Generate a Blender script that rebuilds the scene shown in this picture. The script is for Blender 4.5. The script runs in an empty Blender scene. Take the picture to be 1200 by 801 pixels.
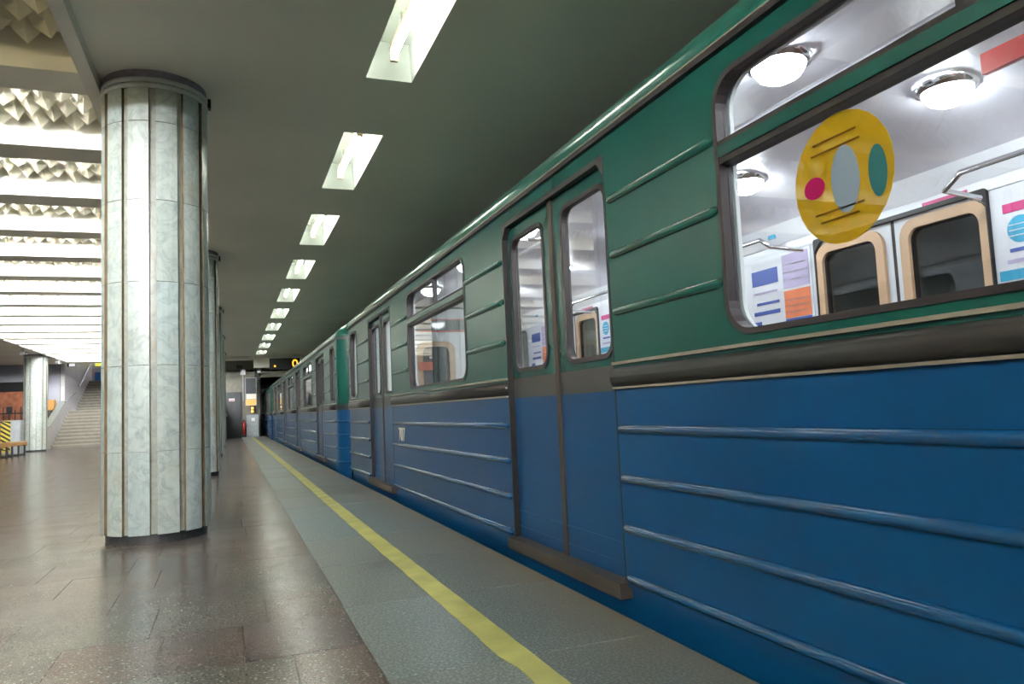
import bpy, math, random
from mathutils import Vector, Matrix
from mathutils.geometry import tessellate_polygon

random.seed(7)
S = bpy.context.scene
COL = S.collection
PI = math.pi

# ------------------------------------------------------------------ camera
def set_camera(f_px, yaw, pitch, roll, loc):
    ya, pi_, ro = map(math.radians, (yaw, pitch, roll))
    f = Vector((math.sin(ya), math.cos(ya), 0)); r = Vector((math.cos(ya), -math.sin(ya), 0)); u = Vector((0, 0, 1))
    f2 = f * math.cos(pi_) + u * math.sin(pi_); u2 = u * math.cos(pi_) - f * math.sin(pi_)
    r3 = r * math.cos(ro) - u2 * math.sin(ro); u3 = u2 * math.cos(ro) + r * math.sin(ro)
    cd = bpy.data.cameras.new('camera'); cd.sensor_fit = 'HORIZONTAL'; cd.sensor_width = 36.0
    cd.lens = f_px / 1200 * 36.0; cd.clip_start = 0.02; cd.clip_end = 300
    co = bpy.data.objects.new('camera', cd); COL.objects.link(co)
    m = Matrix((r3, u3, -f2)).transposed().to_4x4(); m.translation = Vector(loc)
    co.matrix_world = m
    S.camera = co
set_camera(870, 20.93, 4.9, 2.62, (0, 0, 0.87))

# ------------------------------------------------------------------ world, exposure
W = bpy.data.worlds.new('world'); S.world = W; W.use_nodes = True
W.node_tree.nodes['Background'].inputs[0].default_value = (0.5, 0.6, 0.6, 1)
W.node_tree.nodes['Background'].inputs[1].default_value = 0.02
S.view_settings.view_transform = 'Standard'; S.view_settings.look = 'None'
S.view_settings.gamma = 1.0; S.view_settings.use_curve_mapping = False
S.view_settings.exposure = 0.5

TUBE_HALL = 360.0      # tubes on the coffer beams
TUBE_STRIP = 32.0     # tubes in the recessed ceiling lights
TUBE_STAIR_FILL = 40.0  # unseen lamps added over the stairs
DOME = 48.0           # lamps in the cars
TUBE_SPACING = 3.04

# ------------------------------------------------------------------ helpers
class MB:
    def __init__(s): s.v = []; s.f = []; s.m = []; s.sm = []
    def add(s, vs, fs, mi=0, smooth=False):
        b = len(s.v); s.v += [tuple(p) for p in vs]
        for f in fs:
            s.f.append(tuple(b + i for i in f)); s.m.append(mi); s.sm.append(smooth)
        return s
    def box(s, x0, x1, y0, y1, z0, z1, mi=0):
        x0, x1 = min(x0, x1), max(x0, x1); y0, y1 = min(y0, y1), max(y0, y1); z0, z1 = min(z0, z1), max(z0, z1)
        vs = [(x0,y0,z0),(x1,y0,z0),(x1,y1,z0),(x0,y1,z0),(x0,y0,z1),(x1,y0,z1),(x1,y1,z1),(x0,y1,z1)]
        return s.add(vs, [(0,3,2,1),(4,5,6,7),(0,1,5,4),(1,2,6,5),(2,3,7,6),(3,0,4,7)], mi)
    def bbox(s, x0, x1, y0, y1, z0, z1, b=0.004, mi=0):
        # box with bevelled top edges
        vs = [(x0,y0,z0),(x1,y0,z0),(x1,y1,z0),(x0,y1,z0),
              (x0,y0,z1-b),(x1,y0,z1-b),(x1,y1,z1-b),(x0,y1,z1-b),
              (x0+b,y0+b,z1),(x1-b,y0+b,z1),(x1-b,y1-b,z1),(x0+b,y1-b,z1)]
        fs = [(0,3,2,1),(8,9,10,11)]
        for i in range(4):
            j = (i+1) % 4
            fs += [(i,j,4+j,4+i),(4+i,4+j,8+j,8+i)]
        return s.add(vs, fs, mi)
    def plate(s, outer, holes, mp, d0, d1, mi=0, mi_side=None):
        # planar polygon with holes, extruded between depth d0 and d1; mp(u, v, d) -> xyz
        if mi_side is None: mi_side = mi
        loops = [list(outer)] + [list(h) for h in holes]
        tris = tessellate_polygon([[Vector((p[0], p[1], 0)) for p in l] for l in loops])
        pts = [p for l in loops for p in l]; n = len(pts)
        vs = [mp(p[0], p[1], d0) for p in pts] + [mp(p[0], p[1], d1) for p in pts]
        s.add(vs, [tuple(t) for t in tris] + [tuple(n + i for i in reversed(t)) for t in tris], mi)
        b = len(s.v) - 2 * n; o = 0
        for l in loops:
            k = len(l)
            for i in range(k):
                j = (i + 1) % k
                s.f.append((b+o+i, b+o+j, b+n+o+j, b+n+o+i)); s.m.append(mi_side); s.sm.append(False)
            o += k
        return s
    def extrude(s, prof, y0, y1, mi=0, smooth=False, closed=True, caps=True):
        # profile in x,z swept along y
        n = len(prof); vs = [(p[0], y0, p[1]) for p in prof] + [(p[0], y1, p[1]) for p in prof]
        fs = [(i, (i+1) % n, n + (i+1) % n, n + i) for i in range(n if closed else n - 1)]
        if closed and caps: fs += [tuple(range(n-1, -1, -1)), tuple(range(n, 2*n))]
        return s.add(vs, fs, mi, smooth)
    def tube(s, path, r, seg=8, mi=0, caps=True):
        P = [Vector(p) for p in path]; n = len(P); vs = []; fs = []
        for i, p in enumerate(P):
            t = (P[min(i+1, n-1)] - P[max(i-1, 0)]).normalized()
            a = Vector((0, 0, 1)) if abs(t.z) < 0.9 else Vector((1, 0, 0))
            u = t.cross(a).normalized(); w = t.cross(u)
            rr = r[i] if isinstance(r, (list, tuple)) else r
            vs += [p + (u * math.cos(2*PI*k/seg) + w * math.sin(2*PI*k/seg)) * rr for k in range(seg)]
        for i in range(n - 1):
            for k in range(seg):
                l = (k + 1) % seg
                fs.append((i*seg+k, i*seg+l, (i+1)*seg+l, (i+1)*seg+k))
        s.add(vs, fs, mi, True)
        if caps:
            s.add(vs[:seg], [tuple(range(seg-1, -1, -1))], mi); s.add(vs[-seg:], [tuple(range(seg))], mi)
        return s
    def lathe(s, prof, cx=0, cy=0, seg=24, mi=0, smooth=True):
        n = len(prof); vs = []; fs = []
        for k in range(seg):
            a = 2*PI*k/seg
            vs += [(cx + r*math.cos(a), cy + r*math.sin(a), z) for r, z in prof]
        for k in range(seg):
            l = (k+1) % seg
            for i in range(n-1): fs.append((k*n+i, l*n+i, l*n+i+1, k*n+i+1))
        return s.add(vs, fs, mi, smooth)
    def mesh(s, name, mats):
        me = bpy.data.meshes.new(name); me.from_pydata(s.v, [], s.f)
        for m in (mats if isinstance(mats, (list, tuple)) else [mats]): me.materials.append(m)
        me.polygons.foreach_set('material_index', s.m); me.polygons.foreach_set('use_smooth', s.sm)
        me.update(); return me
    def build(s, name, mats, parent=None, loc=None, rz=0):
        return obj(name, s.mesh(name, mats), parent, loc, rz)

def obj(name, me, parent=None, loc=None, rz=0):
    o = bpy.data.objects.new(name, me); COL.objects.link(o)
    if parent: o.parent = parent
    if loc: o.location = loc
    if rz: o.rotation_euler.z = rz
    return o
def empty(name, loc=(0,0,0), rz=0):
    o = bpy.data.objects.new(name, None); COL.objects.link(o); o.empty_display_size = 0.2
    o.location = loc; o.rotation_euler.z = rz; return o
def tag(o, label, cat=None, group=None, kind=None):
    if label: o['label'] = label
    if cat: o['category'] = cat
    if group: o['group'] = group
    if kind: o['kind'] = kind
    return o
def copy_tree(o, parent=None):
    c = o.copy(); COL.objects.link(c); c.parent = parent
    for ch in KIDS.get(o.name, []): copy_tree(ch, c)
    return c
KIDS = {}
def index_kids():
    KIDS.clear()
    for o in COL.objects:
        if o.parent: KIDS.setdefault(o.parent.name, []).append(o)
def rrect(u0, u1, v0, v1, r, n=6, corners=(1,1,1,1)):
    # rounded rectangle, counter clockwise; corners: bl, br, tr, tl
    out = []
    for (cu, cv, a0, ux, vx, on) in ((u0+r, v0+r, PI, u0, v0, corners[0]), (u1-r, v0+r, 1.5*PI, u1, v0, corners[1]),
                                     (u1-r, v1-r, 0, u1, v1, corners[2]), (u0+r, v1-r, 0.5*PI, u0, v1, corners[3])):
        if on:
            for k in range(n+1):
                a = a0 + 0.5*PI*k/n; out.append((cu + r*math.cos(a), cv + r*math.sin(a)))
        else: out.append((ux, vx))
    return out
def rect(u0, u1, v0, v1): return [(u0,v0),(u1,v0),(u1,v1),(u0,v1)]
def text_mesh(body, size, depth=0.002):
    cu = bpy.data.curves.new('lettering', 'FONT'); cu.body = body; cu.size = size; cu.extrude = depth
    t = bpy.data.objects.new('lettering', cu); COL.objects.link(t)
    dg = bpy.context.evaluated_depsgraph_get(); me = bpy.data.meshes.new_from_object(t.evaluated_get(dg))
    bpy.data.objects.remove(t); return me

# ------------------------------------------------------------------ materials
def nt(name):
    m = bpy.data.materials.new(name); m.use_nodes = True
    t = m.node_tree; b = t.nodes['Principled BSDF']
    return m, t, b
def lin(c):
    return tuple(((x/255)/12.92 if x/255 <= 0.04045 else ((x/255+0.055)/1.055)**2.4) for x in c)
def N(t, typ, **kw):
    n = t.nodes.new(typ)
    for k, v in kw.items(): setattr(n, k, v)
    return n
def ramp(t, stops):
    r = t.nodes.new('ShaderNodeValToRGB'); e = r.color_ramp.elements
    while len(e) < len(stops): e.new(0.5)
    for i, (p, c) in enumerate(stops):
        e[i].position = p; e[i].color = (*c, 1)
    return r
def simple(name, c, rough=0.5, metal=0.0, var=0.12, scale=6.0, bump=0.0, bscale=60.0, coat=0.0, spec=0.5, coords='Object', stretch=None, rvar=0.0):
    m, t, b = nt(name)
    tc = N(t, 'ShaderNodeTexCoord'); src = tc.outputs[coords]
    if stretch:
        mp = N(t, 'ShaderNodeMapping'); mp.inputs['Scale'].default_value = stretch
        t.links.new(src, mp.inputs[0]); src = mp.outputs[0]
    n = N(t, 'ShaderNodeTexNoise'); n.inputs['Scale'].default_value = scale; n.inputs['Detail'].default_value = 6
    t.links.new(src, n.inputs['Vector'])
    r = ramp(t, [(0.3, tuple(x*(1-var) for x in c)), (0.7, tuple(min(1, x*(1+var)) for x in c))])
    t.links.new(n.outputs[0], r.inputs[0]); t.links.new(r.outputs[0], b.inputs['Base Color'])
    b.inputs['Roughness'].default_value = rough; b.inputs['Metallic'].default_value = metal
    b.inputs['Coat Weight'].default_value = coat; b.inputs['Coat Roughness'].default_value = 0.08
    b.inputs['Specular IOR Level'].default_value = spec
    if rvar:
        mr = N(t, 'ShaderNodeMapRange'); mr.inputs['To Min'].default_value = rough - rvar; mr.inputs['To Max'].default_value = rough + rvar
        t.links.new(n.outputs[0], mr.inputs[0]); t.links.new(mr.outputs[0], b.inputs['Roughness'])
    if bump:
        n2 = N(t, 'ShaderNodeTexNoise'); n2.inputs['Scale'].default_value = bscale; n2.inputs['Detail'].default_value = 4
        t.links.new(src, n2.inputs['Vector'])
        bp = N(t, 'ShaderNodeBump'); bp.inputs['Strength'].default_value = bump; bp.inputs['Distance'].default_value = 0.01
        t.links.new(n2.outputs[0], bp.inputs['Height']); t.links.new(bp.outputs[0], b.inputs['Normal'])
    return m
def emit(name, c, strength):
    m, t, b = nt(name)
    b.inputs['Base Color'].default_value = (*c, 1); b.inputs['Emission Color'].default_value = (*c, 1)
    b.inputs['Emission Strength'].default_value = strength
    return m
def glass(name, tint=(0.93, 0.97, 0.97), rough=0.0):
    m, t, b = nt(name); t.nodes.remove(b)
    tr = N(t, 'ShaderNodeBsdfTransparent'); tr.inputs[0].default_value = (*tint, 1)
    gl = N(t, 'ShaderNodeBsdfGlossy'); gl.inputs['Roughness'].default_value = rough
    ge = N(t, 'ShaderNodeNewGeometry'); dt = N(t, 'ShaderNodeVectorMath', operation='DOT_PRODUCT')
    t.links.new(ge.outputs['Normal'], dt.inputs[0]); t.links.new(ge.outputs['Incoming'], dt.inputs[1])
    ab = N(t, 'ShaderNodeMath', operation='ABSOLUTE'); t.links.new(dt.outputs['Value'], ab.inputs[0])
    om = N(t, 'ShaderNodeMath', operation='SUBTRACT'); om.inputs[0].default_value = 1; t.links.new(ab.outputs[0], om.inputs[1])
    pw = N(t, 'ShaderNodeMath', operation='POWER'); t.links.new(om.outputs[0], pw.inputs[0]); pw.inputs[1].default_value = 5
    ma = N(t, 'ShaderNodeMath', operation='MULTIPLY_ADD'); t.links.new(pw.outputs[0], ma.inputs[0]); ma.inputs[1].default_value = 0.9; ma.inputs[2].default_value = 0.06
    mx = N(t, 'ShaderNodeMixShader')
    t.links.new(ma.outputs[0], mx.inputs[0]); t.links.new(tr.outputs[0], mx.inputs[1]); t.links.new(gl.outputs[0], mx.inputs[2])
    t.links.new(mx.outputs[0], t.nodes['Material Output'].inputs[0])
    return m
def granite(name, stops, rough, attr=None, speck=0.35, sscale=110.0, edge_dirt=False, bump=0.10):
    # stone whose tint is drawn per piece, with speckles and worn sheen
    m, t, b = nt(name)
    tc = N(t, 'ShaderNodeTexCoord'); geo = N(t, 'ShaderNodeNewGeometry')
    if attr:
        a = N(t, 'ShaderNodeAttribute', attribute_name=attr); rnd = a.outputs['Fac']
    else:
        a = N(t, 'ShaderNodeObjectInfo'); rnd = a.outputs['Random']
    cr = ramp(t, stops); t.links.new(rnd, cr.inputs[0])
    n1 = N(t, 'ShaderNodeTexNoise'); n1.inputs['Scale'].default_value = sscale; n1.inputs['Detail'].default_value = 3
    n2 = N(t, 'ShaderNodeTexNoise'); n2.inputs['Scale'].default_value = 3.0; n2.inputs['Detail'].default_value = 8
    for n in (n1, n2): t.links.new(geo.outputs['Position'], n.inputs['Vector'])
    s1 = ramp(t, [(0.38, (1-speck,)*3), (0.55, (1,)*3), (0.68, (1+speck*1.6,)*3)])
    t.links.new(n1.outputs[0], s1.inputs[0])
    s2 = ramp(t, [(0.25, (0.85,)*3), (0.75, (1.12,)*3)]); t.links.new(n2.outputs[0], s2.inputs[0])
    m1 = N(t, 'ShaderNodeMix', data_type='RGBA', blend_type='MULTIPLY'); m1.inputs[0].default_value = 1
    m2 = N(t, 'ShaderNodeMix', data_type='RGBA', blend_type='MULTIPLY'); m2.inputs[0].default_value = 1
    t.links.new(cr.outputs[0], m1.inputs[6]); t.links.new(s1.outputs[0], m1.inputs[7])
    t.links.new(m1.outputs[2], m2.inputs[6]); t.links.new(s2.outputs[0], m2.inputs[7])
    vo = N(t, 'ShaderNodeTexVoronoi'); vo.inputs['Scale'].default_value = 42; t.links.new(geo.outputs['Position'], vo.inputs['Vector'])
    n4 = N(t, 'ShaderNodeTexNoise'); n4.inputs['Scale'].default_value = 1.7; n4.inputs['Detail'].default_value = 4; t.links.new(geo.outputs['Position'], n4.inputs['Vector'])
    fr = ramp(t, [(0.0, (1,)*3), (0.16, (0.9,)*3), (0.24, (0,)*3)]); t.links.new(vo.outputs['Distance'], fr.inputs[0])
    f4 = ramp(t, [(0.38, (0.15,)*3), (0.62, (1.0,)*3)]); t.links.new(n4.outputs[0], f4.inputs[0])
    fm = N(t, 'ShaderNodeMath', operation='MULTIPLY'); t.links.new(fr.outputs[0], fm.inputs[0]); t.links.new(f4.outputs[0], fm.inputs[1])
    m5 = N(t, 'ShaderNodeMix', data_type='RGBA', blend_type='MIX'); t.links.new(fm.outputs[0], m5.inputs[0]); t.links.new(m2.outputs[2], m5.inputs[6]); m5.inputs[7].default_value = (0.42, 0.43, 0.40, 1)
    outc = m5.outputs[2]
    if edge_dirt:
        sx = N(t, 'ShaderNodeSeparateXYZ'); t.links.new(geo.outputs['Position'], sx.inputs[0])
        ad = N(t, 'ShaderNodeMath', operation='MULTIPLY_ADD'); t.links.new(n4.outputs[0], ad.inputs[0]); ad.inputs[1].default_value = 0.55; t.links.new(sx.outputs[0], ad.inputs[2])
        dr = N(t, 'ShaderNodeMapRange'); dr.inputs['From Min'].default_value = 1.33; dr.inputs['From Max'].default_value = 1.80; dr.inputs['To Max'].default_value = 0.8; t.links.new(ad.outputs[0], dr.inputs[0])
        m6 = N(t, 'ShaderNodeMix', data_type='RGBA', blend_type='MIX'); t.links.new(dr.outputs[0], m6.inputs[0]); t.links.new(outc, m6.inputs[6]); m6.inputs[7].default_value = (0.20, 0.16, 0.105, 1)
        outc = m6.outputs[2]
    t.links.new(outc, b.inputs['Base Color']); b.inputs['Specular IOR Level'].default_value = 1.0
    mr = N(t, 'ShaderNodeMapRange'); mr.inputs['From Min'].default_value = 0.3; mr.inputs['From Max'].default_value = 0.7
    mr.inputs['To Min'].default_value = rough - 0.03; mr.inputs['To Max'].default_value = rough + 0.04
    t.links.new(n2.outputs[0], mr.inputs[0]); t.links.new(mr.outputs[0], b.inputs['Roughness'])
    n3 = N(t, 'ShaderNodeTexNoise'); n3.inputs['Scale'].default_value = 90; n3.inputs['Detail'].default_value = 5
    t.links.new(geo.outputs['Position'], n3.inputs['Vector'])
    bp = N(t, 'ShaderNodeBump'); bp.inputs['Strength'].default_value = bump; bp.inputs['Distance'].default_value = 0.004
    t.links.new(n3.outputs[0], bp.inputs['Height']); t.links.new(bp.outputs[0], b.inputs['Normal'])
    return m
def marble(name, base, vein, stain, rough=0.3, vscale=5.0):
    m, t, b = nt(name)
    tc = N(t, 'ShaderNodeTexCoord'); oi = N(t, 'ShaderNodeObjectInfo'); geo = N(t, 'ShaderNodeNewGeometry')
    add = N(t, 'ShaderNodeVectorMath', operation='MULTIPLY_ADD')
    cmb = N(t, 'ShaderNodeCombineXYZ')
    for i in range(3): t.links.new(oi.outputs['Random'], cmb.inputs[i])
    t.links.new(cmb.outputs[0], add.inputs[0]); add.inputs[1].default_value = (37, 53, 71); t.links.new(geo.outputs['Position'], add.inputs[2])
    n1 = N(t, 'ShaderNodeTexNoise'); n1.inputs['Scale'].default_value = vscale; n1.inputs['Detail'].default_value = 9; n1.inputs['Distortion'].default_value = 1.6
    n2 = N(t, 'ShaderNodeTexNoise'); n2.inputs['Scale'].default_value = 14; n2.inputs['Detail'].default_value = 6; n2.inputs['Distortion'].default_value = 0.8
    n3 = N(t, 'ShaderNodeTexNoise'); n3.inputs['Scale'].default_value = 3.5; n3.inputs['Detail'].default_value = 5
    for n in (n1, n2, n3): t.links.new(add.outputs[0], n.inputs['Vector'])
    v = ramp(t, [(0.34, base), (0.47, tuple(0.7*a+0.3*c for a, c in zip(base, vein))), (0.505, tuple(0.35*a+0.65*c for a, c in zip(base, vein))), (0.53, tuple(0.8*a+0.2*c for a, c in zip(base, vein))), (0.62, base)])
    t.links.new(n1.outputs[0], v.inputs[0])
    f = ramp(t, [(0.25, (0.78,)*3), (0.5, (1,)*3), (0.75, (1.06,)*3)]); t.links.new(n2.outputs[0], f.inputs[0])
    m1 = N(t, 'ShaderNodeMix', data_type='RGBA', blend_type='MULTIPLY'); m1.inputs[0].default_value = 1
    t.links.new(v.outputs[0], m1.inputs[6]); t.links.new(f.outputs[0], m1.inputs[7])
    sm = ramp(t, [(0.60, (0,)*3), (0.78, (0.75,)*3)]); t.links.new(n3.outputs[0], sm.inputs[0])
    m2 = N(t, 'ShaderNodeMix', data_type='RGBA', blend_type='MIX')
    t.links.new(sm.outputs[0], m2.inputs[0]); t.links.new(m1.outputs[2], m2.inputs[6]); m2.inputs[7].default_value = (*stain, 1)
    tint = ramp(t, [(0.0, (0.86, 0.88, 0.86)), (0.5, (1, 1, 0.98)), (1.0, (0.92, 0.97, 1.0))]); t.links.new(oi.outputs['Random'], tint.inputs[0])
    m3 = N(t, 'ShaderNodeMix', data_type='RGBA', blend_type='MULTIPLY'); m3.inputs[0].default_value = 1
    t.links.new(m2.outputs[2], m3.inputs[6]); t.links.new(tint.outputs[0], m3.inputs[7])
    t.links.new(m3.outputs[2], b.inputs['Base Color']); b.inputs['Roughness'].default_value = rough
    return m

M = {}
M['ceiling'] = simple('ceiling_paint', (0.75, 0.72, 0.63), 0.75, var=0.06, scale=0.6, bump=0.05)
M['coffer'] = simple('coffer_paint', (0.80, 0.77, 0.67), 0.6, var=0.05, scale=1.5)
M['trim'] = simple('trim_paint', (0.74, 0.71, 0.63), 0.55, var=0.05, scale=2)
M['relief'] = simple('relief_plaster', (0.66, 0.62, 0.47), 0.6, var=0.10, scale=5)
M['housing'] = simple('lamp_housing_white', (0.78, 0.82, 0.78), 0.5, var=0.03)
M['tube_hall'] = emit('hall_tube', (0.97, 0.99, 1.0), TUBE_HALL)
M['tube_dim_fill'] = emit('hall_tube_dim_fill', (1.0, 0.90, 0.62), TUBE_HALL * 0.06)  # faint warm glow added to brighten the bay whose lamp is off
M['tube_strip'] = emit('strip_tube', (0.95, 1.0, 0.92), TUBE_STRIP)
M['tube_stair_fill'] = emit('stair_fill_tube', (0.95, 0.95, 1.0), TUBE_STAIR_FILL)
M['bracket'] = simple('bracket_tan', (0.42, 0.30, 0.16), 0.5)
floor_stops = [(0.0, (0.150, 0.098, 0.098)), (0.3, (0.195, 0.152, 0.132)), (0.5, (0.165, 0.162, 0.146)), (0.7, (0.122, 0.080, 0.086)), (0.85, (0.190, 0.170, 0.155)), (1.0, (0.148, 0.114, 0.116))]
M['tile'] = granite('floor_granite', floor_stops, 0.215, bump=0.06)
M['tile_far'] = granite('floor_granite_far', floor_stops, 0.20, bump=0.04, attr='tint')
M['joint'] = simple('floor_joint', (0.22, 0.17, 0.11), 0.8, var=0.2, scale=20)
M['slab'] = granite('edge_granite', [(0.0, (0.17, 0.195, 0.175)), (0.5, (0.205, 0.235, 0.22)), (1.0, (0.18, 0.25, 0.265))], 0.36, speck=0.45, sscale=100, edge_dirt=True)
M['concrete'] = simple('concrete', (0.16, 0.15, 0.13), 0.85, var=0.3, scale=4, bump=0.2)
M['track'] = simple('track_bed', (0.03, 0.028, 0.026), 0.9, var=0.4, scale=5)
def yellow_paint():
    m = simple('yellow_line_paint', (0.58, 0.56, 0.17), 0.5, var=0.18, scale=5, bump=0.1)
    return m
M['yellow'] = yellow_paint()
M['marble'] = marble('column_marble', (0.43, 0.475, 0.45), (0.26, 0.30, 0.30), (0.33, 0.30, 0.22))
M['marble_strip'] = marble('column_strip_marble', (0.34, 0.35, 0.31), (0.24, 0.25, 0.22), (0.27, 0.23, 0.16))
M['dirty_edge'] = simple('stone_edge_dirt', (0.16, 0.115, 0.06), 0.8, var=0.3, scale=12)
M['plinth'] = simple('black_plinth', (0.018, 0.019, 0.02), 0.45, var=0.3, scale=12)
M['band'] = simple('pale_band', (0.55, 0.57, 0.54), 0.45)
M['collar'] = simple('purple_grey_collar', (0.22, 0.19, 0.23), 0.6, var=0.3, scale=14)
M['black'] = simple('black_plastic', (0.012, 0.012, 0.014), 0.4)
M['endwall'] = marble('wall_marble', (0.19, 0.18, 0.145), (0.13, 0.125, 0.10), (0.14, 0.12, 0.085), 0.45, 3.0)
M['stairwall'] = marble('stair_wall_marble', (0.55, 0.52, 0.53), (0.40, 0.38, 0.40), (0.46, 0.42, 0.40), 0.35, 3.0)
M['lavender'] = simple('lavender_wall', (0.30, 0.31, 0.36), 0.6, var=0.06, scale=2)
M['redstone'] = simple('red_brown_stone', (0.28, 0.095, 0.045), 0.5, var=0.3, scale=5)
M['tread'] = simple('stair_tread', (0.18, 0.168, 0.13), 0.5, var=0.15, scale=6)
M['riser'] = simple('stair_riser', (0.11, 0.095, 0.075), 0.6, var=0.2, scale=6)
M['door_grey'] = simple('door_grey', (0.045, 0.05, 0.055), 0.45, var=0.08)
M['metal'] = simple('brushed_metal', (0.55, 0.56, 0.57), 0.3, 0.9, var=0.05)
M['wood'] = simple('bench_wood', (0.50, 0.26, 0.08), 0.35, var=0.2, scale=3, stretch=(8, 1, 8))
M['greybox'] = simple('grey_box_paint', (0.33, 0.36, 0.38), 0.5)
M['stripe_y'] = simple('hazard_yellow', (0.66, 0.52, 0.05), 0.5)
M['stripe_k'] = simple('hazard_black', (0.02, 0.02, 0.02), 0.5)
M['redp'] = simple('red_paint', (0.5, 0.03, 0.03), 0.35)
M['whitep'] = simple('white_plastic', (0.75, 0.76, 0.77), 0.4, var=0.03)
M['mirror'] = simple('mirror', (0.6, 0.6, 0.6), 0.03, 1.0, var=0.0)
M['orange_led'] = emit('orange_led', (1.0, 0.42, 0.03), 1.6)
M['warm_lamp'] = emit('warm_lamp', (1.0, 0.55, 0.12), 1.5)
M['reflect_warm'] = emit('painted_reflection_orange', (0.95, 0.50, 0.15), 0.22)  # orange reflection in the mirror panel, painted as a glow
M['reflect_pale'] = emit('painted_reflection_pale', (0.75, 0.70, 0.60), 0.15)  # pale part of that painted mirror reflection
M['sign_y'] = emit('lit_sign_yellow', (0.75, 0.80, 0.10), 0.7)
M['lit_white'] = emit('lit_sign_white', (0.85, 0.88, 0.95), 0.55)
M['sign_r'] = simple('sign_orange_red', (0.7, 0.16, 0.07), 0.5)
M['sign_b'] = simple('sign_blue', (0.02, 0.10, 0.32), 0.5)
# train
M['green'] = simple('train_green', (0.004, 0.060, 0.047), 0.25, var=0.10, scale=1.6, spec=0.28, rvar=0.04)
M['blue'] = simple('train_blue', (0.002, 0.047, 0.138), 0.30, var=0.10, scale=1.6, spec=0.22, rvar=0.04)
M['roof'] = simple('roof_green', (0.006, 0.085, 0.062), 0.2, var=0.1, scale=2, coat=0.5)
M['green_rib'] = simple('train_green_gloss', (0.004, 0.070, 0.054), 0.2, var=0.05, spec=0.5, coat=0.4)
M['blue_rib'] = simple('train_blue_gloss', (0.002, 0.054, 0.155), 0.2, var=0.05, spec=0.5, coat=0.4)
M['rubber'] = simple('dark_rubber', (0.016, 0.013, 0.014), 0.45, var=0.15)
M['frame'] = simple('brown_frame', (0.032, 0.025, 0.027), 0.4, 0.3, var=0.15)
M['belt'] = simple('belt_dark_metal', (0.034, 0.031, 0.031), 0.36, 0.5, var=0.15, scale=3, stretch=(1, 0.15, 6))
M['beige'] = simple('belt_beige_edge', (0.34, 0.29, 0.23), 0.4, 0.4, var=0.1)
M['sill'] = simple('sill_metal', (0.07, 0.056, 0.048), 0.5, 0.4, var=0.2, scale=8)
M['glass'] = glass('window_glass')
M['dark_glass'] = simple('dark_glass', (0.04, 0.05, 0.06), 0.08, var=0.02)
M['in_white'] = simple('interior_white', (0.72, 0.73, 0.76), 0.35, var=0.04)
M['in_ceil'] = simple('interior_ceiling', (0.62, 0.60, 0.66), 0.4, var=0.05)
M['in_floor'] = simple('interior_floor', (0.10, 0.06, 0.05), 0.6)
M['tan'] = simple('tan_door_frame', (0.62, 0.40, 0.24), 0.4, var=0.08)
M['seat'] = simple('brown_vinyl', (0.13, 0.06, 0.04), 0.45)
M['chrome'] = simple('chrome', (0.8, 0.81, 0.83), 0.12, 1.0, var=0.02)
M['dome'] = emit('dome_lamp', (0.93, 0.97, 1.0), DOME)
M['ad_white'] = simple('poster_white', (0.80, 0.80, 0.84), 0.4, var=0.02)
M['ad_orange'] = simple('poster_orange', (0.85, 0.22, 0.08), 0.4)
M['ad_green'] = simple('poster_green', (0.03, 0.33, 0.26), 0.4)
M['ad_blue'] = simple('poster_blue', (0.05, 0.10, 0.42), 0.4)
M['ad_cyan'] = simple('poster_cyan', (0.03, 0.38, 0.60), 0.4)
M['ad_magenta'] = simple('poster_magenta', (0.65, 0.04, 0.22), 0.4)
M['ad_lilac'] = simple('poster_lilac', (0.50, 0.42, 0.62), 0.4)
M['ad_red'] = simple('banner_red', (0.60, 0.05, 0.05), 0.4)
def sticker_mat(name, c):
    m, t, b = nt(name); t.nodes.remove(b)
    d = N(t, 'ShaderNodeBsdfDiffuse'); d.inputs[0].default_value = (*c, 1)
    tl = N(t, 'ShaderNodeBsdfTranslucent'); tl.inputs[0].default_value = (*c, 1)
    mx = N(t, 'ShaderNodeMixShader'); mx.inputs[0].default_value = 0.6
    t.links.new(d.outputs[0], mx.inputs[1]); t.links.new(tl.outputs[0], mx.inputs[2])
    t.links.new(mx.outputs[0], t.nodes['Material Output'].inputs[0]); return m
M['st_yellow'] = sticker_mat('sticker_yellow', (0.80, 0.56, 0.03))
M['st_white'] = sticker_mat('sticker_pale_blue', (0.55, 0.68, 0.80))
M['st_pink'] = sticker_mat('sticker_pink', (0.68, 0.04, 0.24))
M['st_dark'] = sticker_mat('sticker_brown', (0.25, 0.15, 0.03))
M['st_teal'] = sticker_mat('sticker_teal', (0.10, 0.36, 0.36))

# ------------------------------------------------------------------ setting
HC = 3.52          # ceiling
XE = 1.485         # platform edge
XB = 0.467         # brown / grey paving boundary
YB, YF = -8.0, 36.5
COLX, COLXL = -0.527, -6.633
COLY = [6.36 + 6.3 * k for k in range(5)]

floor = MB().box(-8.65, XE, YB, 34.2, -1.35, -0.006).box(-8.65, -6.75, 34.2, YF, -1.35, -0.006).box(-0.6, XE, 34.2, YF, -1.35, -0.006).build('floor', [M['joint']])
tag(floor, 'brown granite platform floor', kind='structure')
MB().box(XE - 0.06, XE, YB, YF, -1.3, -0.03).build('platform_edge_face', M['concrete'], floor)
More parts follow.
